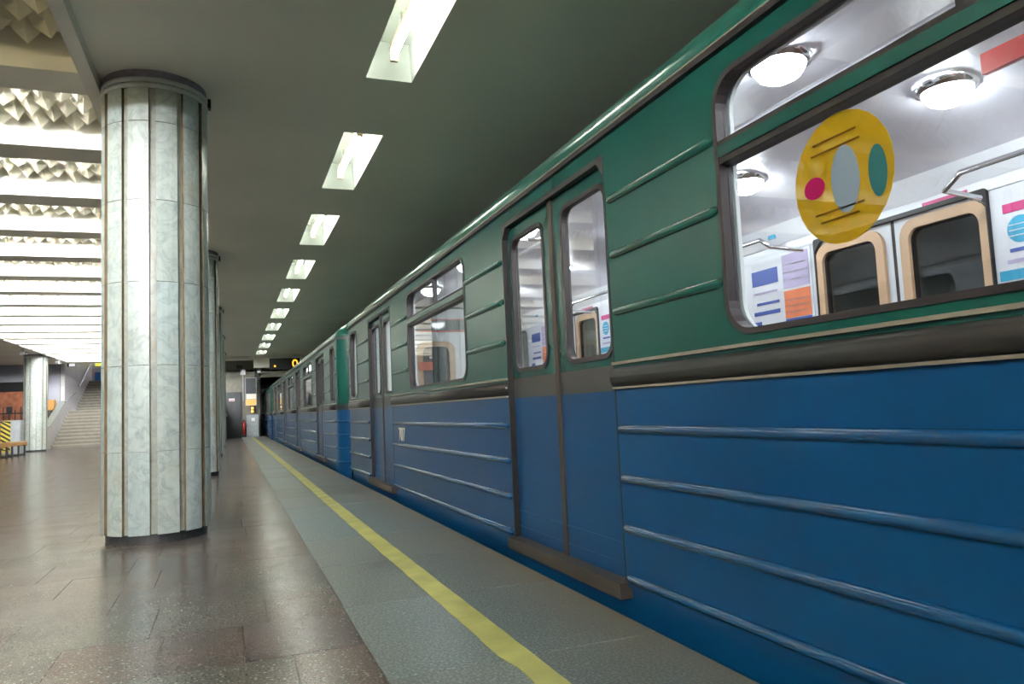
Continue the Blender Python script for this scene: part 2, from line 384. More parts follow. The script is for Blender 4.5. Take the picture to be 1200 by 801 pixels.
# individually laid tiles near the camera
ROW = 0.505
def row_cuts(k):
    r = random.Random(500 + k); x = -8.6 + r.uniform(0, 0.5); cuts = [-8.65]
    while x < XB - 0.22:
        if x - cuts[-1] > 0.2: cuts.append(x)
        x += r.choice([0.30, 0.36, 0.46, 0.55, 0.62])
    cuts.append(XB); return cuts
near_rows = range(4, 16)
far_v, far_f, far_t = [], [], []
rt = random.Random(3)
for k in range(-16, 74):
    y0 = -0.112 + ROW * k; y1 = y0 + ROW
    if y1 > YF: break
    cuts = row_cuts(k)
    for a, b in zip(cuts[:-1], cuts[1:]):
        if y0 > 34.0 and a < -0.7 and b > -6.7: continue
        g = 0.0012; dz = rt.uniform(-0.0008, 0.0008)
        if k in near_rows and b > -4.2:
            MB().bbox(a+g, b-g, y0+g, y1-g, -0.02, dz, 0.0007).build('floor_tile', M['tile'], floor)
        else:
            q = len(far_v)
            far_v += [(a+g,y0+g,dz),(b-g,y0+g,dz),(b-g,y1-g,dz),(a+g,y1-g,dz),(a+g,y0+g,-0.006),(b-g,y0+g,-0.006),(b-g,y1-g,-0.006),(a+g,y1-g,-0.006)]
            far_f += [(q,q+1,q+2,q+3),(q,q+4,q+5,q+1),(q+1,q+5,q+6,q+2),(q+2,q+6,q+7,q+3),(q+3,q+7,q+4,q)]
            far_t += [rt.random()] * 5
me = bpy.data.meshes.new('far_floor_tiles'); me.from_pydata(far_v, [], far_f); me.materials.append(M['tile_far'])
at = me.attributes.new('tint', 'FLOAT', 'FACE'); at.data.foreach_set('value', far_t)
o = obj('far_floor_tiles', me, floor); o['kind'] = 'stuff'
# grey edge slabs
SL = 0.975; yy = 3.48 - SL * 11
while yy < YF:
    y1 = min(yy + SL, YF)
    MB().bbox(XB+0.003, XE+0.004, yy+0.003, y1-0.003, -0.03, rt.uniform(-0.001, 0.001), 0.002).build('edge_slab', M['slab'], floor)
    yy += SL
# yellow safety line, with a slightly ragged painted edge
v, f = [], []; ry = random.Random(11); ys = [YB + 0.13*i for i in range(int((YF - 0.65 - YB)/0.13))]
for i, y in enumerate(ys):
    d = 0.010 * max(0, (6 - y) / 6)
    a = 0.862 + d + ry.uniform(-0.003, 0.003) + (0.018 if 57 < i - 8/0.13 + 40 < 58.5 else 0); b = 0.972 + d + ry.uniform(-0.003, 0.003)
    v += [(a, y, 0.0045), (b, y, 0.0045), (a, y, 0.0015), (b, y, 0.0015)]
    if i:
        q = 4*i; f += [(q-4, q-3, q+1, q), (q-4, q, q+2, q-2), (q-3, q-1, q+3, q+1)]
me = bpy.data.meshes.new('safety_line'); me.from_pydata(v, [], f); me.materials.append(M['yellow'])
tag(obj('safety_line', me), 'yellow painted safety line running along the grey platform edge', 'floor line')

# track trench, outer walls, tunnel
tag(MB().box(XE, 5.0, YB, 60, -1.55, -1.35).build('floor_track', M['track']), 'dark track bed beneath the train', kind='structure')
tag(MB().box(5.0, 5.2, YB, 60, -1.4, 4.2).build('wall_track', M['concrete']), 'dark tunnel side wall behind the train', kind='structure')
tag(MB().box(-12.2, -12.0, YB, 60, -1.4, 4.2).build('wall_left', M['lavender']), 'far wall beyond the opposite track', kind='structure')
tag(MB().box(-12.0, -8.65, YB, 60, -1.55, -1.35).build('floor_opposite_track', M['track']), 'opposite track bed', kind='structure')
tag(MB().box(-12.2, 5.2, YB - 0.2, YB, -1.4, 4.4).build('wall_back', M['endwall']), 'marble wall closing the hall behind the viewer', kind='structure')

# ceiling: one slab on each side with openings for the recessed lights
LY = [0.83 - 3.04 * 2 + TUBE_SPACING * k for k in range(13)]      # far ends 5.77 + 3.04 k seen from index 3
LIGHTS = [(y, y + 1.83) for y in LY]
LX0, LX1 = 1.04, 1.41
OX0, OX1 = 2*(-3.58) - LX1, 2*(-3.58) - LX0
ceil = MB()
mpc = lambda u, w, d: (u, w, d)
ceil.plate(rect(-0.91, 5.0, YB, YF), [rect(LX0, LX1, a, b) for a, b in LIGHTS], mpc, HC, HC + 0.06)
ceil.plate(rect(-12.0, -6.1, YB, YF), [rect(OX0, OX1, a, b) for a, b in LIGHTS[11:]], mpc, HC, HC + 0.06)
ceil.box(-12, -6.75, YF, 43.1, 3.0, 3.1).box(-0.6, 5, YF, 60, 3.0, 3.1)
ceil.box(-12.2, 5.2, YB - 0.2, 60, 6.6, 6.7)
ceil = ceil.build('ceiling', M['ceiling']); tag(ceil, 'grey beige platform ceiling', kind='structure')
# longitudinal trims of the coffered strip
def trim(n, x0, x1, xin, sgn, label):
    t = MB().box(x0, x1, YB, 34.9, 3.42, 3.60).box(xin, xin + sgn*0.04, YB, 34.9, 3.58, 4.1).build('trim_%d' % n, M['trim'])
    return tag(t, label, kind='structure')
trim(1, -1.003, -0.91, -1.003, 1, 'beige edge beam between coffers and platform ceiling')
trim(2, -6.17, -6.08, -6.08, -1, 'beige edge beam on the far side of the coffers')
# coffers: flanged cross beams with plaster relief between them
BFAR = [6.35 + 1.697 * (k) for k in range(-8, 17)]
BX0, BX1 = -6.08, -1.003
for y in BFAR:
    if y < YB + 0.5 or y > 34.6: continue
    bo = MB().box(BX0, BX1, y-0.40, y, 3.42, 3.53).box(BX0, BX1, y-0.30, y-0.10, 3.53, 3.86).build('cross_beam', M['coffer'], ceil)
    lit = abs(y - 4.653) > 0.1
    MB().tube([(BX0+0.1, y-0.05, 3.555), (BX1-0.55, y-0.05, 3.555)], 0.019, 6).build('lamp_tube', M['tube_hall'] if lit else M['tube_dim_fill'], bo)
MB().box(BX0, BX1, 33.9, 34.9, 3.42, 4.1).build('end_beam', M['coffer'], ceil)
MB().box(-6.17, -0.91, YB, 34.9, 3.86, 3.92).build('coffer_lid', M['relief'], ceil)
# relief: staggered inverted pyramids, tips down
def pyr_v(cx, cy, r, rr):
    a = r * 0.5
    tip = (cx + rr.uniform(-0.02, 0.02), cy + rr.uniform(-0.02, 0.02), 3.575 + rr.uniform(-0.012, 0.02))
    mid = [(cx-a*0.55, cy, 3.66), (cx, cy-a*0.55, 3.66), (cx+a*0.55, cy, 3.66), (cx, cy+a*0.55, 3.66)]
    base = [(cx-a, cy, 3.76), (cx, cy-a, 3.76), (cx+a, cy, 3.76), (cx, cy+a, 3.76)]
    return base, mid, tip
rp = random.Random(21); PW = 0.29
stuff = MB()
def pyr(mb, cx, cy):
    base, mid, tip = pyr_v(cx, cy, PW, rp)
    mid = [(p[0]+rp.uniform(-0.012,0.012), p[1]+rp.uniform(-0.012,0.012), p[2]+rp.uniform(-0.025,0.025)) for p in mid]
    vs = base + mid + [tip]
    fs = []
    for i in range(4):
        j = (i+1) % 4
        fs += [(i, j, 4+j, 4+i), (4+i, 4+j, 8)]
    mb.add(vs, fs)
for bi, y in enumerate(BFAR):
    ya, yb = y, y + 1.297
    if y < -4 or yb > 34.2: continue
    panel = MB().box(BX0+0.001, BX1-0.001, ya-0.09, yb+0.09, 3.755, 3.80).build('relief_panel', M['relief'], ceil)
    n = 9; row = (yb - ya + 0.02) / n
    for r in range(n):
        cy = ya + row*(r + 0.5)
        x = BX1 - (0.145 if r % 2 else 0.0) - 0.01
        while x > BX0 + 0.1:
            near = 1.0 < y < 8.5 and x > -2.9
            if near:
                mb = MB(); pyr(mb, x - 0.0, cy); mb.build('relief_pyramid', M['relief'], panel)
            else: pyr(stuff, x, cy)
            x -= PW
o = stuff.build('relief_pyramids', M['relief'], ceil); o['kind'] = 'stuff'

# end wall with the stair opening, door, tunnel mouth
wall = MB()
wall.box(-0.6, 1.30, YF, YF+0.3, 0, HC+0.1)
wall.box(1.30, 5.0, YF, YF+0.3, 2.72, HC+0.1)
wall.box(-12.0, -6.75, YF, YF+0.3, -1.3, HC+0.1)
wall.box(-6.75, -0.6, 34.9, 35.1, 3.9, 6.6)
wall.box(-12.0, 5.0, YB, YB+0.05, 3.6, 6.6)
wall_end = wall.build('wall_end', M['endwall']); tag(wall_end, 'stained stone end wall of the platform', kind='structure')
MB().box(1.0, 5.0, 34.6, 35.0, 3.06, HC).build('ceiling_beam', M['coffer'], ceil)
MB().box(-0.9, 1.0, 33.9, 34.1, 3.42, HC).build('ceiling_beam', M['ceiling'], ceil)
MB().box(-9.3, -6.78, YF-0.03, YF, 2.80, HC).build('wall_panel', M['lavender'], wall_end)
MB().box(-9.3, -7.4, YF-0.05, YF, 2.40, 2.80).build('lintel', M['black'], wall_end)
MB().box(-9.3, -7.4, YF-0.04, YF, 0.0, 2.40).build('stone_panel', M['redstone'], wall_end)
MB().box(-7.4, -6.78, YF-0.03, YF, 0.0, 2.80).build('wall_panel', M['lavender'], wall_end)
MB().box(1.30, 1.34, YF, 60, -1.3, 3.1).build('tunnel_wall', M['track'], wall_end)
# service door
d = MB().box(-0.22, 0.50, YF-0.06, YF, 0.0, 2.07).box(-0.20, 0.48, YF-0.075, YF-0.05, 0.02, 2.05).build('door_1', M['door_grey'])
tag(d, 'dark grey service door in the end wall', kind='structure')
MB().box(-0.05, 0.20, YF-0.085, YF-0.075, 1.66, 1.78).build('door_sign', M['whitep'], d)
MB().box(-0.04, 0.19, YF-0.09, YF-0.085, 1.68, 1.72).build('sign_print', M['redp'], d)
MB().box(-0.16, -0.12, YF-0.12, YF-0.07, 0.98, 1.10).build('door_handle', M['metal'], d)

# staircase
ST0, RISE, RUN, NST = 34.0, 0.1395, 0.325, 11
stair = MB().box(-6.62, -0.6, ST0 + 0.2, 48, -0.5, -0.01).build('staircase', M['riser']); tag(stair, 'wide stone staircase rising from the hall', kind='structure')
def step(y, z):
    s = MB().box(-6.60, -0.62, y, y + RUN + 0.02, z - 0.001, z + RISE - 0.03).build('step', M['riser'], stair)
    MB().bbox(-6.60, -0.62, y - 0.025, y + RUN + 0.01, z + RISE - 0.045, z + RISE, 0.006).build('tread', M['tread'], s)
for i in range(NST): step(ST0 + RUN*i, RISE*i)
L1 = ST0 + RUN*NST; ZL = RISE*NST
MB().box(-6.60, -0.62, L1, L1 + 1.5, ZL - 0.2, ZL).build('landing', M['tread'], stair)
for i in range(NST): step(L1 + 1.45 + RUN*i, ZL + RISE*i)
L2 = L1 + 1.45 + RUN*NST
MB().box(-6.60, -0.62, L2, 48, 2*ZL - 0.2, 2*ZL).box(-9.2, -6.60, 43.2, 48, 2*ZL - 0.2, 2*ZL).build('landing', M['tread'], stair)
for n, x in enumerate((-6.75, -0.6)):
    sw = MB()
    sl = RISE/RUN
    prof = [(33.05, 0), (33.05, 0.80), (33.6, 0.86), (36.5, 0.86 + 2.9*sl*0.83), (36.5, 6.6), (48 if n else 43.2, 6.6), (48 if n else 43.2, 0)]
    sw.plate(prof, [], lambda u, w, d: (d, u, w), x, x + 0.15)
    s_ = sw.build('wall_stair_%s' % ('left', 'right')[n], M['stairwall']); tag(s_, 'pale marble side wall of the staircase', kind='structure')
    cap = MB().plate([(33.0, 0.80), (33.0, 0.86), (33.6, 0.92), (36.5, 0.92 + 2.9*sl*0.83), (36.5, 0.86 + 2.9*sl*0.83), (33.6, 0.86)], [], lambda u, w, d: (d, u, w), x - 0.05, x + 0.20)
    cap.build('wall_cap', M['marble'], s_)
tag(MB().box(-9.2, -0.6, 48, 48.2, 0, 6.6).box(-9.4, -9.2, 43.0, 48.2, 2.8, 6.6).box(-9.4, -6.75, 43.0, 43.2, 2.8, 6.6).build('wall_stair_back', M['stairwall']), 'wall at the head of the stairs', kind='structure')
for a, b, lab in ((36.2, 38.6, 'steel handrail piece on the lower stair wall'), (39.2, 43.6, 'steel handrail piece on the upper stair wall')):
    z = lambda y: 0.95 + (y - ST0) * RISE/RUN if y < L1 + 0.6 else 0.95 + ZL + (y - L1 - 1.3) * RISE/RUN
    h = empty('handrail', (-6.5, a, z(a)))
    MB().tube([(0, 0, 0), (0, b-a, z(b)-z(a))], 0.032).build('rail', M['metal'], h)
    for q in (0.06, 0.94):
        MB().tube([(-0.1, q*(b-a), q*(z(b)-z(a)) - 0.05), (0, q*(b-a), q*(z(b)-z(a)))], 0.018).build('bracket', M['black'], h)
    tag(h, lab, 'handrail')
# unseen lamp above the end beam, added to brighten the staircase
l = empty('stair_fill_lamp', (-3.6, 37.5, 6.4))
MB().box(-2.6, 2.6, -0.12, 0.12, 0.05, 0.15).build('lamp_body', M['whitep'], l)
MB().tube([(-2.5, 0, 0.02), (2.5, 0, 0.02)], 0.03).build('lamp_tube', M['tube_stair_fill'], l)
tag(l, 'unseen long tube lamp added to light the staircase', 'lamp')
l = empty('stair_fill_lamp', (-3.6, 44.5, 6.4))  # another unseen lamp, added to brighten the head of the stairs
MB().box(-2.6, 2.6, -0.12, 0.12, 0.05, 0.15).build('lamp_body', M['whitep'], l)
MB().tube([(-2.5, 0, 0.02), (2.5, 0, 0.02)], 0.03).build('lamp_tube', M['tube_stair_fill'], l)
tag(l, 'unseen long tube lamp added to light the upper landing of the staircase', 'lamp')
# small things on the stair side
b = empty('wall_light_box', (-6.3, 36.2, 3.38)); MB().box(-0.14, 0.14, -0.1, 0.1, 0, 0.24).build('box_body', M['black'], b)
MB().box(-0.07, 0.15, -0.11, -0.1, 0.01, 0.23).build('box_face', M['lit_white'], b); tag(b, 'white faced box sign hung at the top of the stair wall', 'sign')
b = empty('exit_sign', (-6.15, 44.0, 3.90)); MB().box(-0.45, 0.6, 0, 0.08, 0, 0.26).tube([(-0.3, 0.04, 0.26), (-0.3, 0.04, 2.69)], 0.02, 6).tube([(0.45, 0.04, 0.26), (0.45, 0.04, 2.69)], 0.02, 6).build('sign_case', M['black'], b)
MB().box(-0.43, 0.58, -0.01, 0.0, 0.02, 0.24).build('sign_face', M['sign_y'], b); tag(b, 'lit yellow green sign over the head of the stairs', 'sign')
b = empty('notice_board', (-7.05, 47.0, 2*ZL))
MB().box(-0.33, -0.08, -0.05, 0.0, 0.52, 0.86).build('board_panel', M['sign_r'], b); MB().box(0.02, 0.30, -0.05, 0.0, 0.22, 0.72).build('board_panel', M['sign_b'], b)
MB().box(-0.40, 0.36, 0.0, 0.05, 0.15, 0.95).build('board_back', M['greybox'], b)
for x in (-0.36, 0.32): MB().box(x-0.03, x+0.03, -0.01, 0.06, 0.0, 0.98).build('post', M['metal'], b)
tag(b, 'orange and blue notice board at the head of the stairs', 'sign')
b = empty('wooden_booth', (-7.15, 35.9, 1.2)); MB().box(-0.3, 0.3, -0.2, 0.3, 0.36, 0.78).build('booth_top', M['wood'], b)
MB().box(-0.3, 0.2, -0.15, 0.3, -1.2, 0.36).build('booth_body', M['door_grey'], b)
MB().lathe([(0.0, 0.52), (0.045, 0.53), (0.06, 0.57), (0.045, 0.61), (0, 0.62)], 0.0, -0.22, 10).build('booth_lamp', M['warm_lamp'], b)
tag(b, 'brown wooden booth behind the stair parapet', 'booth')

# ------------------------------------------------------------------ columns
def make_column():
    root = empty('marble_column', (0, 0, 0))
    MB().lathe([(0, 0.0), (0.352, 0.0), (0.352, 0.075), (0, 0.075)], seg=48, smooth=False).build('plinth', M['plinth'], root)
    MB().lathe([(0.356, 0.07), (0.356, HC - 0.001)], seg=48).build('shaft_core', M['marble_strip'], root)
    hs = [0.065, 0.66, 1.285, 1.905, 2.52, 3.12, HC - 0.075]
    a_w = math.radians(22.5)
    meshes = []
    for z0, z1 in zip(hs[:-1], hs[1:]):
        mb = MB(); n = 5; ri, ro = 0.350, 0.380; g = 0.0018
        arc = [(-a_w/2 + a_w*i/(n-1)) for i in range(n)]
        pts = [(ro*math.cos(a), ro*math.sin(a)) for a in arc] + [(ri*math.cos(a), ri*math.sin(a)) for a in reversed(arc)]
        N_ = len(pts); vs = [(x, y, z0+g) for x, y in pts] + [(x, y, z1-g) for x, y in pts]
        mb.add(vs, [tuple(range(N_-1, -1, -1)), tuple(range(N_, 2*N_))], 1)
        for i in range(N_):
            j = (i+1) % N_
            mb.add([vs[i], vs[j], vs[N_+j], vs[N_+i]], [(0,1,2,3)], 0 if i < n-1 else 1, i < n-1)
        meshes.append(mb.mesh('marble_panel', [M['marble'], M['dirty_edge']]))
    for k in range(12):
        a = math.radians(30*k + PHASE)
        for me in meshes: obj('marble_panel', me, root, rz=a)
    MB().lathe([(0.376, HC-0.078), (0.376, HC-0.0005)], seg=48).build('collar', M['collar'], root)
    for z in (HC-0.140, HC-0.094):
        MB().lathe([(0.37, z), (0.386, z), (0.389, z+0.016), (0.386, z+0.033), (0.37, z+0.033)], seg=48).build('strap', M['band'], root)
    MB().box(0.385, 0.41, -0.03, 0.03, HC-0.12, HC-0.045).build('clamp', M['black'], root)
    return root
PHASE = -104.0
col0 = make_column(); index_kids()
words = ['nearest thick marble column with paired pale bands under the ceiling', 'second marble column, half hidden right behind the nearest one',
         'third marble column in the row beside the train', 'fourth marble column in the row beside the train', 'last marble column of the row, nearest the grey door']
for i, y in enumerate(COLY):
    c = col0 if i == 0 else copy_tree(col0)
    c.location = (COLX, y, 0); tag(c, words[i], 'column', 'marble columns in two rows')
far_words = ['far row marble column directly across from the nearest one', 'second marble column of the far row', 'middle marble column of the far row', 'far row marble column just before the wooden benches',
             'distant marble column beside the staircase and the wooden bench']
for y, w in zip(COLY, far_words):
    c = copy_tree(col0); c.location = (COLXL, y, 0); tag(c, w, 'column', 'marble columns in two rows')
    c.rotation_euler.z = math.radians(15)

# ------------------------------------------------------------------ recessed lights
def make_light():
    r = empty('recessed_ceiling_light', (0, 0, 0)); W2, L, D = (LX1-LX0)/2, 1.83, 0.30
    h = MB(); z0, z1 = -0.002, D
    vs = [(-W2,0,z0),(W2,0,z0),(W2,L,z0),(-W2,L,z0),(-W2+0.02,0.03,z1),(W2-0.02,0.03,z1),(W2-0.02,L-0.03,z1),(-W2+0.02,L-0.03,z1)]
    h.add(vs, [(0,1,5,4),(1,2,6,5),(2,3,7,6),(3,0,4,7),(4,5,6,7)])
    h.build('housing', M['housing'], r)
    MB().box(-0.035, 0.035, 0.20, L-0.20, 0.135, 0.16).build('tube_carrier', M['bracket'], r)
    for y in (0.20, L-0.23):
        MB().box(-0.03, 0.03, y, y+0.03, 0.055, 0.14).build('tube_holder', M['bracket'], r)
    for y in (0.5, L-0.5):
        MB().tube([(0, y, 0.16), (0, y, 0.30)], 0.008, 6).build('hanger', M['metal'], r)
    MB().tube([(0.0, 0.23, 0.09), (0.0, L-0.23, 0.09)], 0.02, 8).build('fluorescent_tube', M['tube_strip'], r)
    return r
lt0 = make_light(); index_kids(); first = True
names = {3: 'nearest recessed tube light in the ceiling, cut by the top of the picture', 4: 'second recessed tube light from the viewer over the platform', 5: 'third recessed tube light from the viewer over the platform',
         6: 'fourth recessed tube light over the platform', 7: 'fifth recessed tube light over the platform', 8: 'sixth recessed tube light over the platform', 9: 'seventh recessed tube light over the platform',
         10: 'third to last recessed tube light towards the far wall', 11: 'second to last recessed tube light towards the far wall', 12: 'last recessed tube light, just before the far wall'}
for i, (a, b) in enumerate(LIGHTS):
    o = lt0 if first else copy_tree(lt0); first = False
    o.location = ((LX0+LX1)/2, a, HC)
    tag(o, names.get(i, ('rearmost recessed tube light behind the viewer', 'middle recessed tube light behind the viewer', 'recessed tube light straight above the viewer')[min(i, 2)]), 'ceiling light', 'recessed lights over the near platform' if i >= 3 else 'recessed lights behind the viewer')
for i, (a, b) in enumerate(LIGHTS[11:]):
    o = copy_tree(lt0); o.location = ((OX0+OX1)/2, a, HC)
    tag(o, ('recessed tube light over the opposite platform, beyond the wooden bench', 'recessed tube light over the opposite platform, closest to the red stone wall')[i], 'ceiling light', 'recessed lights over the opposite platform')

# ------------------------------------------------------------------ train
XC = 1.57 + 1.26           # centre line of the train
HW = 1.26                  # half width of a car
HL = 9.42                  # half length of the straight side
DC = [-7.155, -2.385, 2.385, 7.155]
DH = 0.66
Z_SP = 0.975               # blue / green division
ZT = 2.06
def side_map(s):
    return lambda u, w, d: (s*d, u, w)
SEGS = [(-HL, DC[0]-DH), (DC[0]+DH, DC[1]-DH), (DC[1]+DH, DC[2]-DH), (DC[2]+DH, DC[3]-DH), (DC[3]+DH, HL)]
def windows_of(i):
    a, b = SEGS[i]
    if i == 0: return (-9.27, -8.70)
    if i == 4: return (8.70, 9.27)
    m = (a+b)/2; return (m-0.915, m+0.915)
WZ0, WZ1 = 1.065, 1.965
def rib(mb, s, y0, y1, z, r=0.017, x=HW):
    prof = []
    for k in range(7):
        a = -PI/2 + PI*k/6; prof.append((s*(x - 0.002 + r*math.cos(a)), z + r*0.95*math.sin(a)))
    if s < 0: prof = prof[::-1]
    n = len(prof); ys = [(y0, 0.25), (y0+0.012, 0.8), (y0+0.03, 1), (y1-0.03, 1), (y1-0.012, 0.8), (y1, 0.25)]
    vs = []
    for y, k in ys: vs += [(s*x + (p[0]-s*x)*k, y, z + (p[1]-z)*k) for p in prof]
    fs = [(i*n+j, i*n+j+1, (i+1)*n+j+1, (i+1)*n+j) for i in range(len(ys)-1) for j in range(n-1)]
    fs += [tuple(range(n)), tuple(range((len(ys)-1)*n, len(ys)*n))]
    return mb.add(vs, fs, 0, True)
def make_car():
    root = empty('metro_car', (0, 0, 0))
    # ---- roof
    half = [(HW-0.002, ZT+0.0), (HW-0.004, 2.115), (HW-0.03, 2.172), (HW-0.09, 2.224), (HW-0.18, 2.292), (HW-0.33, 2.37), (HW-0.58, 2.46), (HW-0.9, 2.53), (0, 2.57)]
    prof = half + [(-x, z) for x, z in reversed(half[:-1])]
    rf = MB().extrude(prof, -HL, HL, smooth=True, closed=False)
    for e in (-1, 1):
        rings = []
        for k in range(7):
            a = 0.5*PI*k/6; sc = 1 - 0.20*(1-math.cos(a)); y = e*(HL + 0.25*math.sin(a))
            rings.append([(x*sc, y, ZT + (z-ZT)*(1 - 0.75*(1-math.cos(a)))) for x, z in prof])
        n = len(prof); vs = [p for r in rings for p in r]
        rf.add(vs, [(i*n+j, i*n+j+1, (i+1)*n+j+1, (i+1)*n+j) for i in range(6) for j in range(n-1)] + [tuple(6*n+j for j in range(n))], 0, True)
    rf.build('roof', M['roof'], root)
    # ---- sides
    for s in (-1, 1):
        mp = side_map(s)
        plat = s < 0
        for i, (a, b) in enumerate(SEGS):
            MB().plate(rect(a, b, 0.085, Z_SP), [], mp, HW, HW-0.03).build('lower_panel', M['blue'], root)
            w0, w1 = windows_of(i)
            hole = rrect(w0+0.012, w1-0.012, WZ0+0.012, WZ1-0.012, 0.11)
            MB().plate(rect(a, b, Z_SP, ZT), [hole], mp, HW, HW-0.03).build('upper_panel', M['green'], root)
            MB().plate(rect(a, b, 0.10, 2.03), [hole], mp, HW-0.06, HW-0.075).build('inner_lining', M['in_white'], root)
            fr = MB().plate(rrect(w0, w1, WZ0, WZ1, 0.12), [rrect(w0+0.020, w1-0.020, WZ0+0.020, WZ1-0.020, 0.102)], mp, HW+0.006, HW-0.04).build('window_frame', M['frame'], root)
            MB().plate(rrect(w0+0.02, w1-0.02, WZ0+0.02, WZ1-0.02, 0.10), [], mp, HW-0.026, HW-0.030).build('pane', M['glass'], fr)
            if i in (1, 2, 3):
                MB().plate(rect(w0+0.02, w1-0.02, 1.655, 1.735), [], mp, HW+0.002, HW-0.06).build('transom_seal', M['rubber'], fr)
                MB().plate(rect(w0+0.02, w1-0.02, 1.676, 1.716), [], mp, HW+0.008, HW-0.02).build('transom', M['green'], fr)
                MB().plate(rect((w0+w1)/2-0.012, (w0+w1)/2+0.012, 1.73, WZ1-0.02), [], mp, HW-0.01, HW-0.05).build('mullion', M['rubber'], fr)
            if plat:
                for z in (0.12, 0.33, 0.54, 0.75): rib(MB(), s, a+0.02, b-0.02, z, 0.022).build('rib', M['blue_rib'], root)
                for z in (1.255, 1.505, 1.75):
                    if w0 - a > 0.15: rib(MB(), s, a+0.03, w0-0.01, z, 0.020).build('rib', M['green_rib'], root)
                    if b - w1 > 0.15: rib(MB(), s, w1+0.01, b-0.03, z, 0.020).build('rib', M['green_rib'], root)
                bl = [(-HW+0.005, 0.930), (-HW-0.014, 0.936), (-HW-0.024, 0.950), (-HW-0.027, 0.972), (-HW-0.024, 0.995), (-HW-0.012, 1.010), (-HW+0.005, 1.014)]
                belt = MB().extrude(bl, a+0.005, b-0.005, smooth=True).build('belt_moulding', M['belt'], root)
                MB().box(-HW-0.016, -HW+0.002, a+0.005, b-0.005, 0.921, 0.930).build('belt_edge', M['beige'], belt)
                MB().box(-HW-0.014, -HW+0.002, a+0.005, b-0.005, 1.026, 1.038).build('belt_edge', M['beige'], belt)
        MB().plate(rect(-HL, HL, -0.45, 0.088), [], mp, HW-0.018, HW-0.04).build('skirt', M['blue'], root)
        gp = [(s*(HW-0.01), 2.032), (s*(HW+0.018), 2.040), (s*(HW+0.020), 2.060), (s*(HW-0.01), 2.068)]
        MB().extrude(gp if s > 0 else gp[::-1], -HL, HL).build('gutter', M['rubber'], root)
        if plat: MB().box(-HW-0.022, -HW+0.002, -HL, HL, 2.061, 2.067).build('gutter_edge', M['beige'], root)
        # ---- doors
        for c in DC:
            head = MB().plate(rect(c-DH, c+DH, 1.955, ZT), [], mp, HW, HW-0.03).plate(rect(c-DH, c+DH, 1.955, 2.03), [], mp, HW-0.06, HW-0.075, 1)
            head.build('door_header', [M['green'], M['in_white']], root)
            ou = [(c-DH-0.006, 0.10), (c-DH-0.006, 1.960), (c-DH+0.006, 1.972), (c+DH-0.006, 1.972), (c+DH+0.006, 1.960), (c+DH+0.006, 0.10)]
            inn = [(c+DH-0.004, 0.10), (c+DH-0.004, 1.88), (c+DH-0.06, 1.945), (c-DH+0.06, 1.945), (c-DH+0.004, 1.88), (c-DH+0.004, 0.10)]
            MB().plate(ou + inn, [], mp, HW+0.002, HW-0.10).build('door_frame', M['rubber'], root)
            if plat:
                MB().box(-HW-0.04, -HW+0.06, c-DH-0.02, c+DH+0.02, 0.035, 0.10).build('door_sill', M['sill'], root)
            for e in (-1, 1):
                y0, y1 = (c + 0.014, c + DH + 0.03) if e > 0 else (c - DH - 0.03, c - 0.014)
                g0, g1 = (c + 0.125, c + 0.605) if e > 0 else (c - 0.605, c - 0.125)
                hole = rrect(g0, g1, 1.075, 1.865, 0.075)
                x0, x1 = HW-0.035, HW-0.060
                lf = MB().plate(rect(y0, y1, 1.03, 1.965), [hole], mp, x0, x1, 0)
                lf.plate(rect(y0, y1, 0.915, 1.03), [], mp, x0, x1, 1).plate(rect(y0, y1, 0.10, 0.915), [], mp, x0, x1, 2)
                lf.plate(rect(y0, y1, 0.10, 1.965), [hole], mp, x1-0.002, x1-0.006, 3)
                leaf = lf.build('door_leaf', [M['green'], M['belt_flat'], M['blue'], M['in_white']], root)
                MB().plate(rrect(g0-0.012, g1+0.012, 1.063, 1.877, 0.087), [rrect(g0+0.012, g1-0.012, 1.087, 1.853, 0.063)], mp, x0+0.006, x1).build('rubber_frame', M['frame'], leaf)
                MB().plate(rrect(g0-0.06, g1+0.06, 1.01, 1.925, 0.12), [rrect(g0+0.004, g1-0.004, 1.08, 1.86, 0.072)], mp, x1-0.007, x1-(0.012 if plat else 0.03)).build('inner_frame', M['frame'] if plat else M['tan'], leaf)
                MB().plate(rrect(g0, g1, 1.075, 1.865, 0.075), [], mp, x0-0.010, x0-0.013).build('door_glass', M['glass'], leaf)
                MB().plate(rect(y0, y1, 0.245, 0.253), [], mp, x0+0.004, x0-0.002).build('kick_strip', M['blue'], leaf)
                MB().plate(rect(y0, y1, 0.155, 0.163), [], mp, x0+0.004, x0-0.002).build('kick_strip', M['blue'], leaf)
                se = (c + 0.0, c + 0.022) if e > 0 else (c - 0.022, c - 0.0)
                MB().plate(rect(se[0], se[1], 0.10, 1.955), [], mp, x0+0.010, x1).build('rubber_seal', M['seal'], leaf)
    # ---- rounded ends
    for e in (-1, 1):
        out = [(-HW, e*(HL-0.001))] + [(-HW + 0.27 - 0.27*math.cos(0.5*PI*k/6), e*(HL + 0.27*math.sin(0.5*PI*k/6))) for k in range(1, 7)]
        out = out + [(-x, y) for x, y in reversed(out)]
        def wrap(zs, off=0.0):
            mb = MB()
            for z0, z1 in zs:
                n = len(out); vs = [(x*(1+off), y + e*off, z0) for x, y in out] + [(x*(1+off), y + e*off, z1) for x, y in out]
                mb.add(vs, [(i, i+1, n+i+1, n+i) for i in range(n-1)], 0, True)
            return mb
        wrap([(-0.45, Z_SP)]).build('end_lower', M['blue'], root)
        wrap([(Z_SP, ZT+0.03)]).build('end_upper', M['green'], root)
        wrap([(0.93, 1.014)], 0.012).build('end_belt', M['belt'], root)
        wrap([(2.032, 2.066)], 0.014).build('end_gutter', M['rubber'], root)
